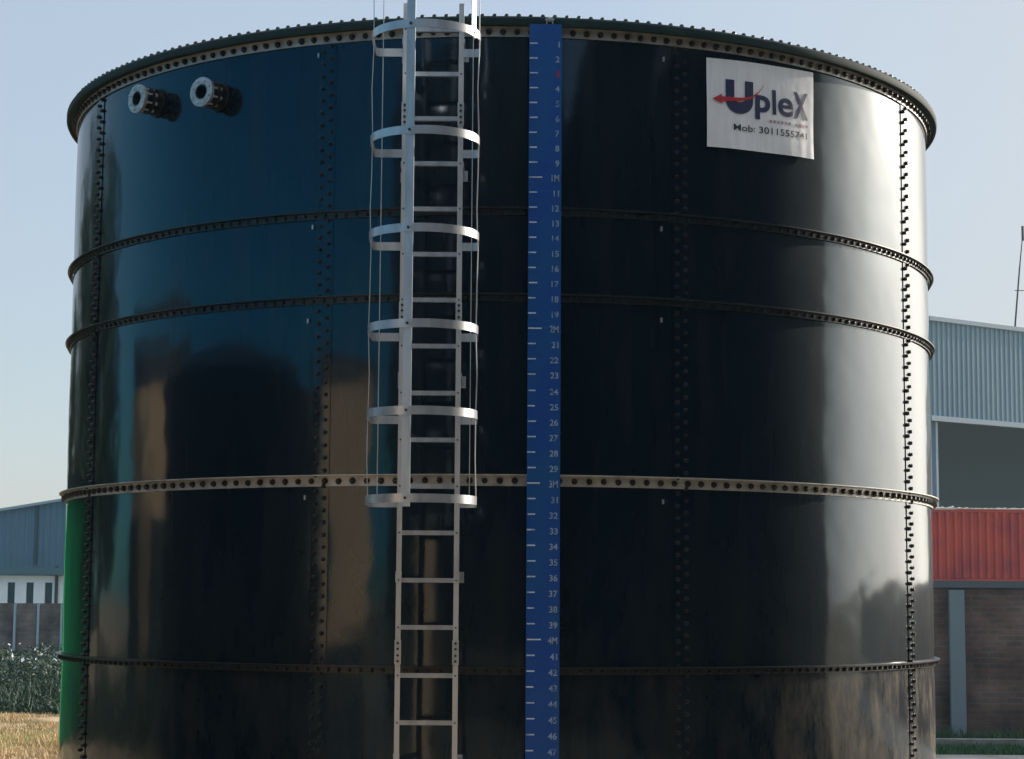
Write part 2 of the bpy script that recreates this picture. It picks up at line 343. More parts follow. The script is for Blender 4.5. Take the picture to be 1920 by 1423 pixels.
# (bright edge clips are added after shell_hit is defined)
# two inlet nozzles near the rim
def nozzle(pbx, pby, L):
    best = None                                 # azimuth on the shell whose pixel is the nozzle root
    for k in range(-850, 0):
        t = rad(k/10); d = Vector((R*math.sin(t), -R*math.cos(t), 0)); P = on_plane(pbx, pby, d.y)
        e = abs(P.x-d.x)
        if best is None or e < best[0]: best = (e, t, P.z)
    _, t, z = best; nrm = Vector((math.sin(t), -math.cos(t), 0)); p = Vector((R*math.sin(t), -R*math.cos(t), z))
    q = nrm.to_track_quat('Z', 'Y').to_matrix(); side, up = q @ Vector((1, 0, 0)), q @ Vector((0, 1, 0))
    def disc(mb, d0, d1, ro, ri, n=28):
        vs = []
        for dd, rr in ((d0, ro), (d1, ro), (d1, ri), (d0, ri)):
            for i in range(n):
                u = 2*math.pi*i/n; vs.append(p+nrm*dd+side*(rr*math.cos(u))+up*(rr*math.sin(u)))
        mb.add(vs, [(a*n+i, a*n+(i+1) % n, ((a+1) % 4)*n+(i+1) % n, ((a+1) % 4)*n+i) for a in range(4) for i in range(n)])
    mb = MB(); disc(mb, -.003, L, .055, .045); noz = mb.build('nozzle', 'pipe', tank, True)
    mb = MB(); disc(mb, L-.022, L, .102, .050); mb.build('flange', 'flange', noz, True)
    mb = MB(); disc(mb, .005, .024, .105, .050); mb.build('wall_flange', 'pipe', noz, True)
    mb = MB(); disc(mb, L-.095, L-.078, .098, .052); mb.build('backing_flange', 'pipe', noz, True)
    for i in range(8):
        u = 2*math.pi*(i+.5)/8; c = p+side*(.080*math.cos(u))+up*(.080*math.sin(u))
        mb = MB(); mb.tube(c+nrm*(L-.125), c+nrm*(L+.012), .0075, n=8); mb.tube(c+nrm*(L-.118), c+nrm*(L-.095), .0135, n=6); mb.tube(c+nrm*(L-.040), c+nrm*(L-.022), .0135, n=6)
        mb.build('stud', 'alu2', noz)
        mb = MB(); mb.tube(c+nrm*.024, c+nrm*.045, .013, n=6); mb.build('wall_bolt', 'pipe', noz)
nozzle(295, 194, .175)
nozzle(410, 183, .175)

# ------------------------------------------------------------------ blue level gauge
GY = -(R+.105)
gp_top = on_plane(1028, 46, GY); gp_bot = on_plane(1014, 1423, GY)
gx = .5*(gp_top.x+gp_bot.x)
print('gauge x', gp_top.x, gp_bot.x, 'top z', gp_top.z)
gl = on_plane(989, 700, GY).x; gr = on_plane(1051, 700, GY).x
gauge = thing('level_gauge', (gx, GY, .45), 'tall blue level gauge board with white tick marks on the front of the tank', 'level gauge')
mb = MB(); zt = gp_top.z
mb.box((gl, GY, .42), (gr, GY+.006, zt)); mb.box((gl, GY+.006, .42), (gl+.005, GY+.022, zt)); mb.box((gr-.005, GY+.006, .42), (gr, GY+.022, zt))
mb.build('board', 'blue', gauge)
mb = MB()
for z in (.9, 2.0, 3.2, 4.1, 5.2): mb.box((gl+.03, GY+.007, z), (gr-.03, -R-.006, z+.04))
mb.build('bracket', 'blue', gauge)
zt1 = on_plane(1000, 82, GY).z; zt10 = on_plane(1000, 337, GY).z; zt40 = on_plane(1000, 1198, GY).z
step = (zt1-zt40)/39
print('tick spacing', step, (zt1-zt10)/9)
def text_mesh(txt, size, bold=0):
    cu = bpy.data.curves.new('t', 'FONT'); cu.body = txt; cu.size = size; cu.offset = bold; cu.resolution_u = 4; cu.align_x = 'LEFT'
    o = bpy.data.objects.new('t', cu); COL.objects.link(o); dg = bpy.context.evaluated_depsgraph_get()
    me = bpy.data.meshes.new_from_object(o.evaluated_get(dg)); bpy.data.objects.remove(o); bpy.data.curves.remove(cu)
    vs = [tuple(v.co) for v in me.vertices]; fs = [tuple(p.vertices) for p in me.polygons]; bpy.data.meshes.remove(me)
    return vs, fs
tk = MB(); num = MB(); nred = MB()
n = 0
while zt1-n*step > .5:
    z = zt1-n*step; k = n+1; long_ = k % 10 == 0
    a = gl+random.uniform(.001, .006); Lk = (.085 if long_ else .050)+random.uniform(-.004, .004)
    tk = MB(); tk.box((a, GY-.0035, z-.0045), (a+Lk, GY-.0015, z+.0045))
    txt = ('%dM' % (k//10)) if long_ else str(k)
    vs, fs = text_mesh(txt, .064 if long_ else .056, .001)
    wdt = max(v[0] for v in vs); sc = min(1, .058/wdt)
    x0 = gr-.014-wdt*sc
    tk.build('tick_mark', 'tick', gauge); num = MB(); num.add([(x0+v[0]*sc, GY-.004, z-.028+v[1]) for v in vs], fs); num.build('numeral', 'red' if k == 3 else 'worn_white', gauge)
    n += 1
mb = MB()
cx = on_plane(1031, 46, GY).x
mb.box((cx-.022, GY+.005, zt), (cx-.016, GY+.03, zt+.05)); mb.box((cx+.016, GY+.005, zt), (cx+.022, GY+.03, zt+.045)); mb.tube((cx-.03, GY+.018, zt+.035), (cx+.03, GY+.018, zt+.035), .005, n=8)
mb.tube((cx-.012, GY+.018, zt+.035), (cx+.012, GY+.018, zt+.035), .016, n=14)
mb.build('pulley', 'flange', gauge)

# ------------------------------------------------------------------ banner on the shell
def shell_hit(px, py, r=R+.012):
    d = Fw + CR*((px-960)/FPX) - CU*((py-711.5)/FPX); o = CP
    A = d.x**2+d.y**2; B = 2*(o.x*d.x+o.y*d.y); C = o.x**2+o.y**2-r*r
    t = (-B-math.sqrt(B*B-4*A*C))/(2*A); P = o+d*t
    return math.atan2(P.x, -P.y), P.z
for px_, py_ in ((1240, 430), (1240, 601), (1243, 940), (578, 603), (572, 932), (587, 427), (598, 105), (1244, 112)):
    t_, z_ = shell_hit(px_, py_, R+.01); mb = MB(); q_ = Matrix.Rotation(t_, 3, 'Z')
    mb.box((-.005, -(R+.020), z_-.015), (.005, -(R+.004), z_+.015), q_); mb.build('edge_clip', 'alu', tank)
c00 = shell_hit(1323, 109); c10 = shell_hit(1523, 138); c01 = shell_hit(1325, 276); c11 = shell_hit(1523, 300)
print('banner corners', c00, c10, c01, c11)
ba0 = .5*(c00[0]+c01[0]); ba1 = .5*(c10[0]+c11[0]); bz1 = .5*(c00[1]+c10[1]); bz0 = .5*(c01[1]+c11[1])
RB = R+.022
def bpt(u, v, lift=0):                           # banner coordinates 0..1
    t = ba0+(ba1-ba0)*u
    z = (c01[1]*(1-u)+c11[1]*u)*(1-v)+(c00[1]*(1-u)+c10[1]*u)*v
    wv = .004*math.sin(9*u+1.2*math.sin(5*v))*(1-.4*v)+.005*max(0, u-.6)*math.sin(60*u)*(1-v)
    r = RB+wv+lift
    return (r*math.sin(t), -r*math.cos(t), z)
BW = RB*(ba1-ba0); BH = bz1-bz0
print('banner size', BW, BH)
tc_ = (ba0+ba1)/2
banner = thing('banner', (RB*math.sin(tc_), -RB*math.cos(tc_), bz0), 'white advertising banner with a navy and red logo fixed to the tank below the rim', 'banner')
mb = MB(); nu, nv = 40, 14; vs = []
for sd in (0, .003):
    for j in range(nv+1):
        for i in range(nu+1): vs.append(bpt(i/nu, j/nv, -sd))
N = (nu+1)*(nv+1); fs = []
for j in range(nv):
    for i in range(nu):
        q = j*(nu+1)+i; fs += [(q, q+1, q+nu+2, q+nu+1), (N+q, N+q+nu+1, N+q+nu+2, N+q+1)]
for i in range(nu): fs += [(i, N+i, N+i+1, i+1), (nv*(nu+1)+i, nv*(nu+1)+i+1, N+nv*(nu+1)+i+1, N+nv*(nu+1)+i)]
for j in range(nv): fs += [(j*(nu+1), (j+1)*(nu+1), N+(j+1)*(nu+1), N+j*(nu+1)), (j*(nu+1)+nu, N+j*(nu+1)+nu, N+(j+1)*(nu+1)+nu, (j+1)*(nu+1)+nu)]
mb.add(vs, fs); mb.build('film', 'banner', banner, True)
def bent(vs, fs, name, m, lift=.004):            # vs in (u,v) banner units, subdivided so that they follow the curve
    bm = bmesh.new(); vv = [bm.verts.new((a, b, 0)) for a, b in vs]
    for f in fs:
        try: bm.faces.new([vv[i] for i in f])
        except ValueError: pass
    bmesh.ops.triangulate(bm, faces=bm.faces[:])
    for _ in range(3):
        ee = [e for e in bm.edges if e.calc_length() > .05]
        if ee: bmesh.ops.subdivide_edges(bm, edges=ee, cuts=1); bmesh.ops.triangulate(bm, faces=bm.faces[:])
    mb = MB(); mb.add([bpt(v.co.x, v.co.y, lift) for v in bm.verts], [[v.index for v in f.verts] for f in bm.faces if f.calc_area() > 0] if bm.verts.index_update() is None else [])
    bm.free(); return mb.build(name, m, banner)
def btext(txt, u0, v0, u1, v1, name, m, bold=0, lift=.004):   # text stretched into a box
    vs, fs = text_mesh(txt, 1, bold)
    x0 = min(v[0] for v in vs); x1 = max(v[0] for v in vs); y0 = min(v[1] for v in vs); y1 = max(v[1] for v in vs)
    return bent([(u0+(v[0]-x0)/(x1-x0)*(u1-u0), v0+(v[1]-y0)/(y1-y0)*(v1-v0)) for v in vs], fs, name, m, lift)
def poly_strip(pts_a, pts_b):
    n = len(pts_a); return pts_a+pts_b, [(i, i+1, n+i+1, n+i) for i in range(n-1)]
# big slab U
oa, ob = [], []
ux0, ux1, vt, vb = .155, .40, .775, .40
outer = [(ux0, vt), (ux0, .58)]; inner = [(ux0+.075, vt), (ux0+.075, .60)]
for i in range(13):
    t = math.pi*(1+i/12)
    outer.append(((ux0+ux1)/2+(ux1-ux0)/2*math.cos(t), .545+.145*math.sin(t)))
    inner.append(((ux0+ux1)/2+((ux1-ux0)/2-.072)*math.cos(t), .575+.045*math.sin(t)))
outer += [(ux1, .58), (ux1, vt)]; inner += [(ux1-.075, .60), (ux1-.075, vt)]
vs, fs = poly_strip(outer, inner); bent(vs, fs, 'logo_letter', 'navy')
btext('p', .42, .365, .56, .64, 'logo_letter', 'navy', .03)
btext('l', .580, .44, .615, .72, 'logo_letter', 'navy', .02)
btext('e', .633, .435, .780, .645, 'logo_letter', 'navy', .018)
btext('X', .780, .43, .935, .735, 'logo_letter', 'navy', .035)
# red arrow swoosh through the U
up_, lo_ = [], []
for i in range(25):
    s = i/24; u = .09+.41*s; c = .545+.03*s+.19*s**5
    th = .026*(1-s)**.8+.003
    up_.append((u, c+th)); lo_.append((u, c-th))
vs, fs = poly_strip(up_, lo_); bent(vs, fs, 'arrow', 'red', .007)
bent([(.04, .540), (.125, .605), (.11, .548), (.13, .490)], [(0, 1, 2), (0, 2, 3)], 'arrow_head', 'red', .0075)
# faded tiny line under the name
fr = MB()
vs, fs = [], []
for i in range(11):
    if i == 6: continue
    u = .55+.036*i; vs += [(u, .345), (u+.024, .345), (u+.024, .374), (u, .374)]; k = len(vs)-4; fs += [(k, k+1, k+2, k+3)]
bent(vs, fs, 'faded_line', 'faint_red')
btext('Mob: 3011555741', .225, .21, .925, .285, 'phone_line', 'black', .004)

# ------------------------------------------------------------------ caged ladder
LY = -3.80
def lx(px, py, y=LY): return on_plane(px, py, y).x
rung_px = [1355, 1265, 1174, 1085, 996, 905, 822, 737, 649, 565, 480, 393, 309, 225, 139]
rz = [on_plane(800, p, LY).z for p in rung_px]
rs = (rz[-1]-rz[0])/14; print('rung spacing', rs, [round(b-a, 3) for a, b in zip(rz, rz[1:])])
xl = .5*(lx(742, 1380)+lx(753, 800)); xr = .5*(lx(848, 1380)+lx(868, 240)); print('ladder x', lx(742, 1380), lx(753, 800), lx(848, 1380), lx(868, 240))
ladder = thing('caged_ladder', ((xl+xr)/2, LY, .3), 'aluminium ladder with safety cage hoops standing against the tank', 'ladder')
ztop = on_plane(868, 8, LY).z
for x in (xl, xr):
    mb = MB(); mb.box((x-.016, LY-.006, .30), (x+.016, LY, ztop)); mb.box((x-.016 if x == xl else x+.010, LY, .30), (x-.010 if x == xl else x+.016, LY+.05, ztop))
    mb.build('stile', 'alu2', ladder)
k = -4
for i in range(-3, 16):
    z = rz[0]+i*rs
    if z < .35 or z > ztop-.02: continue
    z += random.uniform(-.002, .002)
    mb = MB(); mb.box((xl+.012, LY+.001, z-.014), (xr-.012, LY+.033, z-.010)); mb.box((xl+.012, LY+.001, z-.010), (xr-.012, LY+.006, z+.014)); mb.box((xl+.012, LY+.006, z+.010), (xr-.012, LY+.033, z+.014))
    mb.build('rung', 'alu', ladder)
    mb = MB()
    for x in (xl, xr): mb.tube((x, LY-.010, z), (x, LY-.004, z), .006, n=6)
    mb.build('rung_bolt', 'pipe', ladder)
for py in (1222, 590, 215):                     # splice plates with bolts
    z = on_plane(800, py, LY).z
    for x in (xl, xr):
        mb = MB(); mb.box((x-.020, LY-.012, z-.075), (x+.020, LY-.0065, z+.075)); sp = mb.build('splice_plate', 'alu2', ladder)
        for dz in (-.055, -.02, .02, .055):
            mb = MB(); mb.tube((x, LY-.022, z+dz), (x, LY-.011, z+dz), .009, n=6); mb.build('splice_bolt', 'pipe', sp)
for z in (.9, 2.05, 3.3, 4.65, 5.45):           # wall brackets
    for x, s in ((xl, -1), (xr, 1)):
        yw = -math.sqrt((R+.003)**2-(x)**2)
        mb = MB(); mb.box((x-.003+s*.019, LY+.01, z-.02), (x+.003+s*.019, yw, z+.02)); mb.box((x+s*.022-.02, yw-.006, z-.035), (x+s*.022+.02, yw-.001, z+.035)); mb.build('wall_bracket', 'alu', ladder)
xc = lx(799, 465); RH = .335; DF = .34
def hoop_pt(t, r=RH, z=0, dy=0):                # t: 0 front, +-pi/2 sides; centre of the arc lies DF in front of the stiles
    return (xc+r*math.sin(t), LY-DF-r*1.0*math.cos(t)+dy, z)
def hoop(z, hh=.052):
    # a closed path: left tab, side, front arc, side, right tab
    path = [(xl-.016, LY-.012), (xc-RH+.03, LY-.012), (xc-RH+.004, LY-.03)]
    for i in range(31):
        t = -math.pi/2+math.pi*i/30; p = hoop_pt(t); path.append((p[0], p[1]))
    path += [(xc+RH-.004, LY-.03), (xc+RH-.03, LY-.012), (xr+.016, LY-.012)]
    P = [Vector((a, b, 0)) for a, b in path]; vs = []
    for i, p in enumerate(P):
        d = (P[min(i+1, len(P)-1)]-P[max(i-1, 0)]).normalized(); nn = Vector((-d.y, d.x, 0))*.003
        for off, zz in ((-1, z-hh/2), (1, z-hh/2), (1, z+hh/2), (-1, z+hh/2)): vs.append((p.x+nn.x*off, p.y+nn.y*off, zz))
    fs = [(4*i+a, 4*i+4+a, 4*i+4+(a+1) % 4, 4*i+(a+1) % 4) for i in range(len(P)-1) for a in range(4)]
    fs += [(0, 1, 2, 3), (4*len(P)-4, 4*len(P)-1, 4*len(P)-2, 4*len(P)-3)]
    mb = MB(); mb.add(vs, fs); return mb.build('cage_hoop', 'alu', ladder, True)
hz = [on_plane(800, p, LY).z for p in (101, 290, 464, 634, 787, 943)]
print('hoops', hz)
zb = hz[-1]
hoops = [hoop(z) for z in hz+[hz[0]+.62]]
bars = [(-.40, .052), (-1.42, .036), (-1.80, .036), (1.36, .036), (1.02, .05)]
bars = [(-.245, .054, zb-.05), (-1.50, .03, zb), (-9, .03, zb), (1.50, .03, zb), (9, .03, zb), (1.12, .05, hz[0]-.03)]
for t, wd, z0 in bars:
    mb = MB(); z1 = hz[0]+.68
    if abs(t) < 5:
        c = Vector(hoop_pt(t, RH-.0065)); u = Vector((math.cos(t), math.sin(t), 0)); nn = Vector((math.sin(t), -math.cos(t), 0))*.0025
    else:                                       # bars halfway back along the straight sides
        s = -1 if t < 0 else 1; c = Vector((xc+s*(RH-.048), LY-.019, 0)); u = Vector((0, 1, 0)); nn = Vector((s*.0025, 0, 0)); wd = .010
    nseg = 14; vs = []
    for i in range(nseg+1):                     # slightly bowed between hoops
        z = z0+(z1-z0)*i/nseg; bow = .0 if wd > .04 or wd < .02 else .005*math.sin(i*2.2+t)
        for a, b in ((-1, -1), (1, -1), (1, 1), (-1, 1)):
            p = c+u*(a*wd/2)+nn*b+nn*(bow/.0025); vs.append((p.x, p.y, z))
    fs = [(4*i+a, 4*i+(a+1) % 4, 4*i+4+(a+1) % 4, 4*i+4+a) for i in range(nseg) for a in range(4)]+[(3, 2, 1, 0), (4*nseg, 4*nseg+1, 4*nseg+2, 4*nseg+3)]
    mb.add(vs, fs); bar = mb.build('cage_bar', 'alu' if wd > .04 else 'alu2', ladder)
    if wd > .04:
        for z in (hz if z0 < zb else hz[:1]):
            mb = MB(); p = c-nn*0+Vector((math.sin(t), -math.cos(t), 0))*.009; q = p+Vector((math.sin(t), -math.cos(t), 0))*.008
            mb.tube((p.x, p.y, z), (q.x, q.y, z), .009, n=6); mb.build('cage_bolt', 'pipe', bar)

# ------------------------------------------------------------------ ground
mb = MB(); g = 240
xs = [-g, -120, -60, -40]+[(-30+i) for i in range(0, 61)]+[40, 60, 120, g]
ys = [-g, -120, -60, -30]+[(-20+i*1.2) for i in range(0, 76)]+[90, 140, g]
vs = [(x, y, (.06*math.sin(x*.7+y*.3)*math.cos(y*.5-x*.2)+.03*math.sin(2.3*x+1.1*y)-.03)*(1 if abs(x) < 31 and y < 70 and math.hypot(x, y) > 5 else 0)) for y in ys for x in xs]
nx = len(xs); mb.add(vs, [(j*nx+i, j*nx+i+1, (j+1)*nx+i+1, (j+1)*nx+i) for j in range(len(ys)-1) for i in range(nx-1)])
gm = mat('dry_ground', (.66, .47, .28), .95, noise=((.24, .175, .09), 1.1, .42, .62), bump=(6, .8, .05))
structure('ground', mb, gm)

def scatter(name, m, n, region, zfun, size, kind='blade', label=None, cat=None, seed=1):
    r = np.random.default_rng(seed); vs = []; fs = []
    for i in range(n):
        x, y = region(r); z0, h = zfun(r, x, y)
        if kind == 'blade':
            a = r.uniform(0, math.tau); wv = size*r.uniform(.5, 1.2); lx_, ly_ = math.cos(a)*wv, math.sin(a)*wv
            dx, dy = r.normal(0, .35*h, 2); k = len(vs)
            vs += [(x-lx_, y-ly_, z0), (x+lx_, y+ly_, z0), (x+dx, y+dy, z0+h)]; fs.append((k, k+1, k+2))
        else:
            u = r.normal(size=3); u /= np.linalg.norm(u); v = np.cross(u, r.normal(size=3)); v /= np.linalg.norm(v)
            s = size*r.uniform(.5, 1.3); c = np.array((x, y, z0+h)); k = len(vs)
            vs += [tuple(c-u*s), tuple(c+v*s*.45), tuple(c+u*s), tuple(c-v*s*.45)]; fs.append((k, k+1, k+2, k+3))
    mb = MB(); mb.v = vs; mb.f = fs
    me = bpy.data.meshes.new(name); me.from_pydata(vs, [], fs); me.materials.append(MT[m]); o = bpy.data.objects.new(name, me); COL.objects.link(o)
    return tag(o, label, cat, kind='stuff')
# left: dry stubble, then the dark weed belt
def reg_left(y0, y1, w0=.21, w1=.30):
    def f(r):
        y = r.uniform(y0, y1); dd = y+CD; return -dd*r.uniform(w0, w1), y
    return f
scatter('dry_grass', 'straw', 12000, reg_left(5, 19), lambda r, x, y: (-.04, r.uniform(.02, .07)+.09*max(0, math.sin(1.9*x+.8*math.sin(1.3*y))*math.cos(1.1*y+x))), .012, label='short straw coloured dry grass on the ground left of the tank', cat='dry grass', seed=2)
def clump(x, y, s=1): return .5+.5*math.sin(1.7*x+.6*y*s)*math.cos(.9*y-.5*x)
scatter('weeds', 'weed', 42000, reg_left(17.2, 40), lambda r, x, y: (0, r.uniform(.0, 1)**1.3*(.18+.62*clump(x, y))*min(1, .35+(y-17)*.07)), .05, 'leaf', 'dark green belt of weeds and low bushes between dry grass and far wall', 'weeds', seed=3)
scatter('weed_stalks', 'weed', 5000, reg_left(17.0, 38), lambda r, x, y: (0, r.uniform(.3, 1)*(.22+.5*clump(x, y))), .02, 'blade', 'thin upright weed stalks left of the tank', 'weeds', seed=4)
scatter('plastic_litter', 'litter', 110, lambda r: ((lambda y: (-(y+CD)*(.205+.055*r.random()), y))(r.normal(27, 3.0))), lambda r, x, y: (.1, r.uniform(.2, .75)), .07, 'leaf', 'pale scraps of litter caught in the weeds left of the tank', 'litter', seed=5)
scatter('side_weeds', 'weed', 14000, lambda r: (r.uniform(-19.5, -12.8), r.uniform(-6, 8)), lambda r, x, y: (0, r.uniform(0, 1)*(.4+.9*clump(x, y))), .08, 'leaf', 'dark weed patch left of the tank outside the picture, seen only in reflection', 'weeds', seed=8)
# right: grass at the wall foot and a pale path
def reg_right(y0, y1):
    def f(r):
        y = r.uniform(y0, y1); return (y+CD)*r.uniform(.19, .30), y
    return f
WY = 11.6
scatter('grass', 'grass', 16000, reg_right(8.6, WY-.15), lambda r, x, y: (-.03, r.uniform(.04, .16)+.25*max(0, (y-10.6))*r.random()), .012, label='green grass strip at the foot of the brick wall right of the tank', cat='grass', seed=6)
mb = MB(); mb.box((2.5, 3.0, .03), (40, 8.4, .075)); structure('path', mb, 'concrete')
mb = MB(); mb.box((3, WY-1.25, .02), (9.2, WY-1.05, .13)); structure('kerb', mb, 'concrete')

# ------------------------------------------------------------------ right brick wall
ztopw = on_plane(1840, 1088, WY).z
wall = thing('brick_wall', (8, WY, 0), 'weathered brick boundary wall with a concrete post right of the tank', 'wall')
mb = MB(); mb.box((1.5, WY, -.1), (60, WY+.23, ztopw-.10)); mb.build('wall', 'brick', wall)
mb = MB(); mb.box((1.5, WY-.02, ztopw-.098), (60, WY+.25, ztopw)); mb.build('coping', mat('dark_coping', (.13, .15, .17), .9), wall)
px0 = on_plane(1783, 1250, WY-.1).x; px1 = on_plane(1811, 1250, WY-.1).x
post_m = mat('grey_post_concrete', (.22, .30, .33), .8, noise=((.22, .27, .29), 3, .4, .7))
for i in range(9):
    mb = MB(); x = px0+i*3.6; mb.box((x, WY-.09, -.1), (x+px1-px0, WY-.003, ztopw-.13)); mb.build('post', post_m, wall)
# left far wall
WL = 43.0
zl = on_plane(50, 1130, WL).z; print('left wall h', zl)
lw = thing('brick_wall', (-16, WL, 0), 'long low grey brick wall with thin pale posts behind the weeds left of the tank', 'wall')
mb = MB(); mb.box((-70, WL, -.1), (-1.5, WL+.2, zl)); mb.build('wall', 'brick_far', lw)
xa = on_plane(27, 1180, WL-.06).x; xb = on_plane(71, 1180, WL-.06).x
for i in range(-5, 22):
    x = xa+(xb-xa)*i
    mb = MB(); mb.box((x-.03, WL-.10, 0), (x+.03, WL-.004, zl-.02)); mb.build('post', 'column', lw)

# ------------------------------------------------------------------ corrugated things
def corr(mb, p0, p1, z0, z1a, z1b, pitch, depth, flip=1, thick=.03):    # corrugated sheet from p0 to p1, top edge from z1a to z1b
    p0 = Vector((*p0, 0)); p1 = Vector((*p1, 0)); L = (p1-p0).length; d = (p1-p0)/L; nrm = Vector((d.y, -d.x, 0))*flip
    n = max(1, int(L/pitch)); pts = []
    for i in range(n):
        for f, o in ((0, 0), (.34, 0), (.5, 1), (.84, 1)): pts.append(((i+f)/n, o*depth))
    pts.append((1, 0)); vs = []
    for f, o in pts:
        q = p0+d*(L*f)+nrm*o; zt_ = z1a+(z1b-z1a)*f
        vs += [(q.x, q.y, z0), (q.x, q.y, zt_), (q.x-nrm.x*thick, q.y-nrm.y*thick, zt_), (q.x-nrm.x*thick, q.y-nrm.y*thick, z0)]
    m = len(pts)
    mb.add(vs, [(4*i+a, 4*i+(a+1) % 4, 4*i+4+(a+1) % 4, 4*i+4+a) for i in range(m-1) for a in range(4)]+[(3, 2, 1, 0), (4*m-4, 4*m-3, 4*m-2, 4*m-1)])
def container(x0, y0, z0, L, m, label, group=None, rot=0, cat='shipping container'):
    t = thing('shipping_container', (0, 0, 0), label, cat, group)
    W, H = 2.44, 2.59
    mb = MB(); e = .09
    corr(mb, (e+.03, e), (L-e-.03, e), .17, H-.12, H-.12, .28, .085)
    corr(mb, (e+.03, W-e), (L-e-.03, W-e), .17, H-.12, H-.12, .28, .035, -1)
    corr(mb, (e, e+.07), (e, W-e-.07), .17, H-.12, H-.12, .28, .035, -1)
    mb.build('side_panel', m, t)
    mb = MB()
    for x in (0, L-.12):
        for y in (0, W-.12): mb.box((x, y, .16), (x+.12, y+.12, H-.12))
    for y in (0, W-.1):
        mb.box((0, y, 0), (L, y+.1, .158)); mb.box((0, y, H-.118), (L, y+.1, H))
    for x in (0, L-.1): mb.box((x, .102, 0), (x+.1, W-.102, .158)); mb.box((x, .102, H-.118), (x+.1, W-.102, H))
    mb.build('frame', m, t)
    mb = MB(); mb.box((.11, .11, H-.06), (L-.11, W-.11, H-.02)); mb.build('roof', m, t)
    mb = MB(); mb.box((L-.05, .13, .17), (L-.02, W/2-.005, H-.13)); mb.box((L-.05, W/2+.005, .17), (L-.02, W-.13, H-.13)); mb.build('door', m, t)
    mb = MB()
    for y in (.45, .95, 1.5, 2.0): mb.tube((L+.01, y, .15), (L+.01, y, H-.1), .018, n=6)
    mb.build('lock_rod', 'trim', t)
    t.location = (x0, y0, z0); t.rotation_euler = (0, 0, rot)
    return t
RY = 53.0
zc = on_plane(1840, 953, RY).z; xcn = on_plane(1700, 953, RY).x
print('container top', zc)
container(xcn, RY, zc-2.59, 12.19, 'cred', 'red corrugated shipping container showing above the brick wall', 'stacked red containers', rad(2.5))
container(xcn, RY, zc-5.19, 12.19, 'cred', 'red shipping container at ground level hidden behind the brick wall, under another', 'stacked red containers', rad(2.5))
# crumpled white sheet lying along the container's top edge
mb = MB(); vs = []; n = 160
r2 = np.random.default_rng(11)
hp = np.abs(r2.normal(0, .035, n+1))+.012
for i in range(n+1):
    x = xcn+.1+11.9*i/n; y = RY+(x-xcn)*math.tan(rad(2.5))
    k = 1.7 if x < on_plane(1790, 953, RY).x else .8
    vs += [(x, y-.03, zc-.02*k), (x, y-.06+r2.normal(0, .02), zc+hp[i]*k*.5), (x, y+.12, zc+hp[i]*k+.01), (x, y+.4, zc+.012)]
mb.add(vs, [(4*i+a, 4*i+4+a, 4*i+5+a, 4*i+1+a) for i in range(n) for a in range(3)]+[(4*i+3, 4*i+7, 4*i+4, 4*i) for i in range(n)])
o = mb.build('crumpled_sheet', 'tarp'); tag(o, 'crumpled white plastic sheet along the top edge of the red container', 'plastic sheet')

# ------------------------------------------------------------------ big warehouse on the right
A = on_plane(1742, 596, 66.0); dirn = Vector((4.6, 3.2, 0)).normalized(); back = Vector((-dirn.y, dirn.x, 0))
HT = A.z; HL = on_plane(1742, 778, 66.0).z; L = 42; D = 30
print('warehouse', A, HT, HL)
wh = thing('warehouse', (A.x, A.y, 0), 'large blue grey corrugated warehouse with an open bay on the right', 'warehouse')
def W(s, b, z): p = Vector((A.x, A.y, 0))+dirn*s+back*b; return (p.x, p.y, z)
def wbox(mb, s0, s1, b0, b1, z0, z1):
    vs = [W(s0,b0,z0), W(s1,b0,z0), W(s1,b1,z0), W(s0,b1,z0), W(s0,b0,z1), W(s1,b0,z1), W(s1,b1,z1), W(s0,b1,z1)]
    mb.add(vs, [(0,3,2,1),(4,5,6,7),(0,1,5,4),(1,2,6,5),(2,3,7,6),(3,0,4,7)])
mb = MB(); corr(mb, W(0, 0, 0)[:2], W(L, 0, 0)[:2], HL, HT-.12, HT-.12, .30, .045, 1); mb.build('cladding', 'clad_blue', wh)
mb = MB(); corr(mb, W(0, .1, 0)[:2], W(0, D, 0)[:2], 0, HT-.12, HT-.12, .30, .045, -1); mb.build('cladding', 'clad_blue', wh)
mb = MB(); wbox(mb, -.12, L, -.16, -.05, HT-.14, HT+.04); wbox(mb, -.08, L, -.14, .0, HL-.22, HL-.005); mb.build('trim', 'trim', wh)
mb = MB(); wbox(mb, .2, L-.2, 14, 14.2, 0, HT-.5); wbox(mb, .2, .35, .3, 13.9, 0, HT-.5); wbox(mb, L-.2, L, .3, 13.9, 0, HT-.5); wbox(mb, .2, L-.2, .3, 13.9, HT-.45, HT-.3); mb.build('inner_wall', 'inside', wh)
mb = MB(); vs = [W(0, 0.05, HT-.02), W(L, .05, HT-.02), W(L, D, HT+.6), W(0, D, HT+.6)]; mb.add(vs+[(a, b, c-.1) for a, b, c in vs], [(0, 1, 2, 3), (7, 6, 5, 4), (0, 4, 5, 1), (1, 5, 6, 2), (2, 6, 7, 3), (3, 7, 4, 0)]); mb.build('roof', 'clad_blue', wh)
for s in (0, 8, 16, 24, 32, 41.4):
    mb = MB(); wbox(mb, s, s+.12, .1, .5, 0, HL-.23); wbox(mb, s+.12, s+.40, .28, .32, 0, HL-.23); wbox(mb, s+.40, s+.52, .1, .5, 0, HL-.23); mb.build('column', 'column', wh)
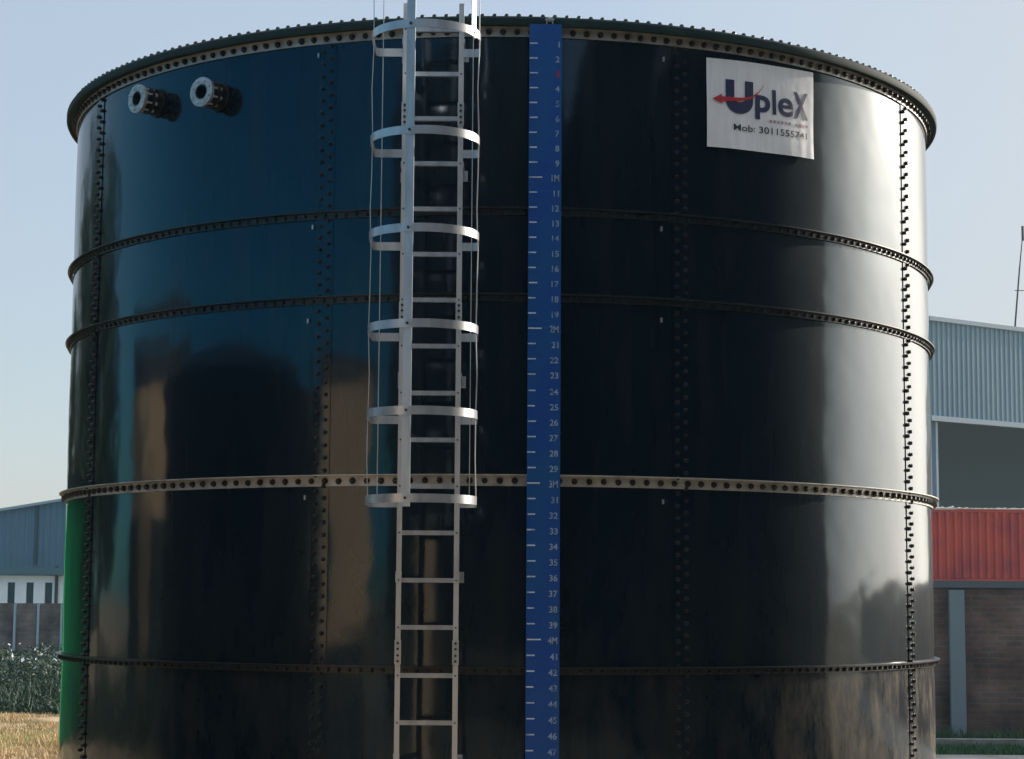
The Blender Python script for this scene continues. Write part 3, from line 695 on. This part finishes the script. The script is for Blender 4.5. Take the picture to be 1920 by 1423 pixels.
# mast on the roof
B0 = on_plane(1902, 608, 70.5); B1 = on_plane(1919, 425, 70.5)
mast = thing('antenna_mast', tuple(B0), 'thin leaning antenna mast on the warehouse roof at the right edge', 'antenna mast')
mb = MB(); mb.tube(B0-Vector((0, 0, .4)), B0.lerp(B1, .6), .045, .035, 8); mb.tube(B0.lerp(B1, .6), B1, .03, .02, 8); mb.build('pole', 'wire', mast)
c = B0.lerp(B1, .34); mb = MB(); mb.tube(c-Vector((.12, 0, 0)), c+Vector((.28, 0, 0)), .02, n=6); mb.build('cross_arm', 'wire', mast)
c = B0.lerp(B1, .92); mb = MB(); mb.tube(c-Vector((0, 0, .3)), c+Vector((0, 0, .35)), .06, n=8); mb.build('aerial', 'wire', mast)

# ------------------------------------------------------------------ left: blue shed and white building
SY = 79.0
p0 = on_plane(-60, 968, SY); p1 = on_plane(118, 939, SY); zb_ = on_plane(50, 1058, SY).z
slope = (p1.z-p0.z)/(p1.x-p0.x)
shed = thing('shed', (p1.x, SY, 0), 'slate blue corrugated shed with a sloping roof edge behind the white building', 'shed')
xL = p0.x-14; xR = p1.x+9; zL = p0.z-14*slope; zR = p1.z+9*slope
mb = MB(); corr(mb, (xL, SY), (xR, SY), 0, zL, zR, .30, .04, 1); mb.build('cladding', 'clad_shed', shed)
mb = MB(); vs = [(xL, SY-.25, zL), (xR, SY-.25, zR), (xR, SY+24, zR), (xL, SY+24, zL)]; mb.add([(a, b, c+.13) for a, b, c in vs]+[(a, b, c+.004) for a, b, c in vs], [(0, 1, 2, 3), (7, 6, 5, 4), (0, 4, 5, 1), (1, 5, 6, 2), (2, 6, 7, 3), (3, 7, 4, 0)]); mb.build('roof', 'trim', shed)
mb = MB(); x = on_plane(70, 1000, SY).x; mb.box((x-.04, SY-.16, zb_), (x+.04, SY-.06, zL+(x-xL)/(xR-xL)*(zR-zL)-.02)); x = on_plane(107, 1080, SY).x; mb.build('flashing', 'darkclad', shed)
mb = MB(); mb.box((xL, SY+.05, 0), (xR, SY+.1, zL-.2)); mb.box((xR-.1, SY+.1, 0), (xR, SY+23.8, zR-.2)); mb.build('side_wall', 'clad_shed', shed)
QY = 66.0
zt_ = on_plane(50, 1078, QY).z; ze = on_plane(50, 1060, QY).z
wb = thing('white_building', (on_plane(50, 1100, QY).x, QY, 0), 'low white building with small dark windows left of the tank', 'building')
xw0 = on_plane(8, 1100, QY).x; xw1 = on_plane(109, 1100, QY).x
wins = [(14, 28), (49, 63), (84, 98)]
wx = [(on_plane(a, 1100, QY).x, on_plane(b, 1100, QY).x) for a, b in wins]
zw1 = on_plane(50, 1091, QY).z; zw0 = zw1-1.05; pitchw = (wx[2][0]-wx[0][0])/2
allw = [(wx[0][0]-pitchw*k, wx[0][1]-pitchw*k) for k in range(6, 0, -1)]+wx+[(wx[2][0]+pitchw*k, wx[2][1]+pitchw*k) for k in range(1, 5)]
xs_ = [allw[0][0]-1.2]+[v for w_ in allw for v in w_]+[allw[-1][1]+1.2]
mb = MB(); mb.box((xs_[0], QY, 0), (xs_[-1], QY+.22, zw0)); mb.box((xs_[0], QY, zw1), (xs_[-1], QY+.22, zt_))
for i in range(0, len(xs_), 2): mb.box((xs_[i], QY, zw0), (xs_[i+1], QY+.22, zw1))
mb.box((xs_[0], QY+.22, 0), (xs_[0]+.2, QY+5, zt_)); mb.box((xs_[-1]-.2, QY+.22, 0), (xs_[-1], QY+5, zt_)); mb.box((xs_[0], QY+5, 0), (xs_[-1], QY+5.2, zt_))
mb.build('wall', 'plaster', wb)
for a, b in allw:
    mb = MB(); mb.box((a, QY+.12, zw0), (b, QY+.14, zw1)); wn = mb.build('window', 'window', wb)
    mb = MB(); m_ = (a+b)/2; mb.box((a-.05, QY-.06, zw0-.06), (b+.05, QY-.003, zw0-.004)); mb.build('frame', 'plaster', wn)
mb = MB(); vs = [(xs_[0]-.4, QY-.35, zt_+.02), (xs_[-1]+.4, QY-.35, zt_+.02), (xs_[-1]+.4, QY+6, zt_+.06), (xs_[0]-.4, QY+6, zt_+.06)]
mb.add([(a, b, c+.30) for a, b, c in vs]+vs, [(0, 1, 2, 3), (7, 6, 5, 4), (0, 4, 5, 1), (1, 5, 6, 2), (2, 6, 7, 3), (3, 7, 4, 0)]); mb.build('roof', mat('teal_roof_edge', (.07, .15, .18), .6), wb)
x = on_plane(106, 1090, QY-.1).x; mb = MB(); mb.tube((x, QY-.1, 0), (x, QY-.1, ze), .07, n=8); mb.build('downpipe', 'darkclad', wb)

# ------------------------------------------------------------------ surroundings beside and behind the camera, mirrored in the enamel
t2 = thing('storage_tank', (-8.8, -5.8, 0), 'shorter dark storage tank to the left, seen only as a round topped reflection', 'storage tank')
mb = MB(); mb.profile_ring([(3.6, 0), (3.6, 3.95), (3.0, 4.2), (2.0, 4.42), (1.0, 4.52), (0, 4.54), (0, 0)], 0, 2*math.pi, 96, True); o = mb.build('shell', 'darkclad', t2, True); o.location = (0, 0, 0)
mb = MB(); mb.profile_ring([(3.605, 3.9), (3.68, 3.9), (3.68, 3.96), (3.605, 3.96)], 0, 2*math.pi, 96, True)
for z in (1.3, 2.5): mb.profile_ring([(3.605, z), (3.65, z), (3.65, z+.05), (3.605, z+.05)], 0, 2*math.pi, 96, True)
o = mb.build('stiffener_ring', 'dark_angle', t2, True); o.location = (0, 0, 0)
def hall(name, p0, p1, depth, h, m, label, cat, side=1, doors=(), rt=.2):
    p0 = Vector((*p0, 0)); p1 = Vector((*p1, 0)); d = (p1-p0).normalized(); nb = Vector((-d.y, d.x, 0))*side; Lh = (p1-p0).length
    t = thing(name, tuple(p0), label, cat)
    def bx(mb, s0, s1, b0, b1, z0, z1):
        q = lambda s, b, z: tuple(p0+d*s+nb*b+Vector((0, 0, z)))
        mb.add([q(s0,b0,z0), q(s1,b0,z0), q(s1,b1,z0), q(s0,b1,z0), q(s0,b0,z1), q(s1,b0,z1), q(s1,b1,z1), q(s0,b1,z1)], [(0,3,2,1),(4,5,6,7),(0,1,5,4),(1,2,6,5),(2,3,7,6),(3,0,4,7)])
    mb = MB(); bx(mb, 0, Lh, 0, depth, 0, h); mb.build('wall', m, t)
    mb = MB(); bx(mb, -.2, Lh+.2, -.2, depth+.2, h+.003, h+rt); mb.build('roof', 'darkclad', t)
    for s0, s1, z0, z1 in doors:
        mb = MB(); bx(mb, s0, s1, -.05, -.003, z0, z1); mb.build('door' if z0 < .1 else 'window', 'darkclad' if z0 < .1 else 'window', t)
    return t
hall('workshop', (9.3, -2.6), (9.3, -13), 7, 8.6, 'darkclad', 'low dark workshop right of the camera, seen only as a black reflection', 'workshop', 1, [(3, 6, 0, 4.5)])
hall('factory_hall', (9.3, -13.5), (9.3, -44), 12, 13, 'darkclad', 'tall dark factory hall to the right behind the camera, seen only as the black reflection', 'factory hall', 1, [(6, 10, 0, 4.5), (20, 24, 0, 4.5)])
kx, ky = -5.9, -9.5
hall('site_office', (kx-.78, ky+.62), (kx+.82, ky-.66), 2.5, 4.3, 'khaki', 'narrow khaki rendered block left of the camera, seen only as a brown reflection', 'site office', -1, [(.02, 2.02, 0, 1.35)])  # the dark strip at the foot is a plinth, added to darken the mirrored base
hall('gate_pillar', (-2.75, -9.45), (-2.15, -9.65), .5, 2.8, 'khaki', 'khaki gate pillar left of the camera, seen only as a thin brown reflection', 'gate pillar', -1)
hall('storage_hall', (9.0, -42), (-13, -46), 14, 14, 'darkclad', 'long dark storage hall far behind the camera, seen only as the black reflection', 'storage hall', -1)
hall('boundary_building', (-21, -4.2), (-21, 3.4), 4, 5.5, 'khaki', 'khaki boundary building far left, seen only as a narrow brown reflection', 'building', 1, [(.1, 4.4, 0, 3.4), (5.9, 7.5, 0, 3.4)], .9)  # dark doors added so the mirrored wall narrows to a streak
hall('site_cabin', (-15.5, 8.2), (-7.2, 9.6), 2.4, 3.3, 'cgreen', 'bright green site cabin left of the tank, seen only as a green reflection', 'site cabin', 1)
def tree(x, y, h, r, label, seed):
    rr = np.random.default_rng(seed); t = thing('tree', (x, y, 0), label, 'tree', 'trees left of the tank')
    mb = MB(); mb.tube((x, y, 0), (x+.1, y, h*.45), .2, .12, 10)
    for k in range(7):
        a = k*.9+rr.uniform(0, .5); mb.tube((x+.07, y, h*(.28+.03*k)), (x+.1+math.cos(a)*r*.6, y+math.sin(a)*r*.6, h*(.5+.06*k)), .07, .02, 6)
    mb.build('trunk', 'bark', t)
    cl = [(rr.normal(0, r*.45), rr.normal(0, r*.45), rr.uniform(.32, .95)*h, r*rr.uniform(.3, .55)) for _ in range(34)]
    vs = []; fs = []
    for cx_, cy_, cz_, cr_ in cl:
        for _ in range(190):
            u = rr.normal(size=3); u *= cr_*rr.uniform(.5, 1)**.4/np.linalg.norm(u); c = np.array((x+cx_, y+cy_, cz_))+u
            a = rr.normal(size=3); a /= np.linalg.norm(a); b = np.cross(a, rr.normal(size=3)); b /= np.linalg.norm(b); s = .16
            k = len(vs); vs += [tuple(c-a*s), tuple(c+b*s*.5), tuple(c+a*s), tuple(c-b*s*.5)]; fs.append((k, k+1, k+2, k+3))
    mb = MB(); mb.v = vs; mb.f = fs; mb.build('crown', 'leaf', t)
tree(-15.5, 6.3, 8.6, 2.1, 'tall dark tree left of the tank, nearer the camera, seen only in reflection', 21)
tree(-16.5, 10.6, 9.5, 2.3, 'tallest dark tree left of the tank, seen only in reflection', 22)
tree(-15.5, 14.0, 9.6, 2.5, 'tall dark tree behind the green cabin, seen only in reflection', 23)
tree(-12.2, 18.5, 7.4, 2.2, 'dark tree farthest from the camera behind the green cabin, seen only in reflection', 24)

# ------------------------------------------------------------------ air
mb = MB(); mb.box((-250, -250, -1.2), (250, 250, 22))
hm = bpy.data.materials.new('haze'); hm.use_nodes = True; hn = hm.node_tree.nodes; hn.remove(hn['Principled BSDF'])
pv = hn.new('ShaderNodeVolumePrincipled'); pv.inputs['Color'].default_value = (.50, .80, 1, 1); pv.inputs['Density'].default_value = .0006; pv.inputs['Anisotropy'].default_value = .2
hm.node_tree.links.new(pv.outputs[0], hn['Material Output'].inputs['Volume'])
ho = mb.build('haze', hm); tag(ho, kind='stuff')
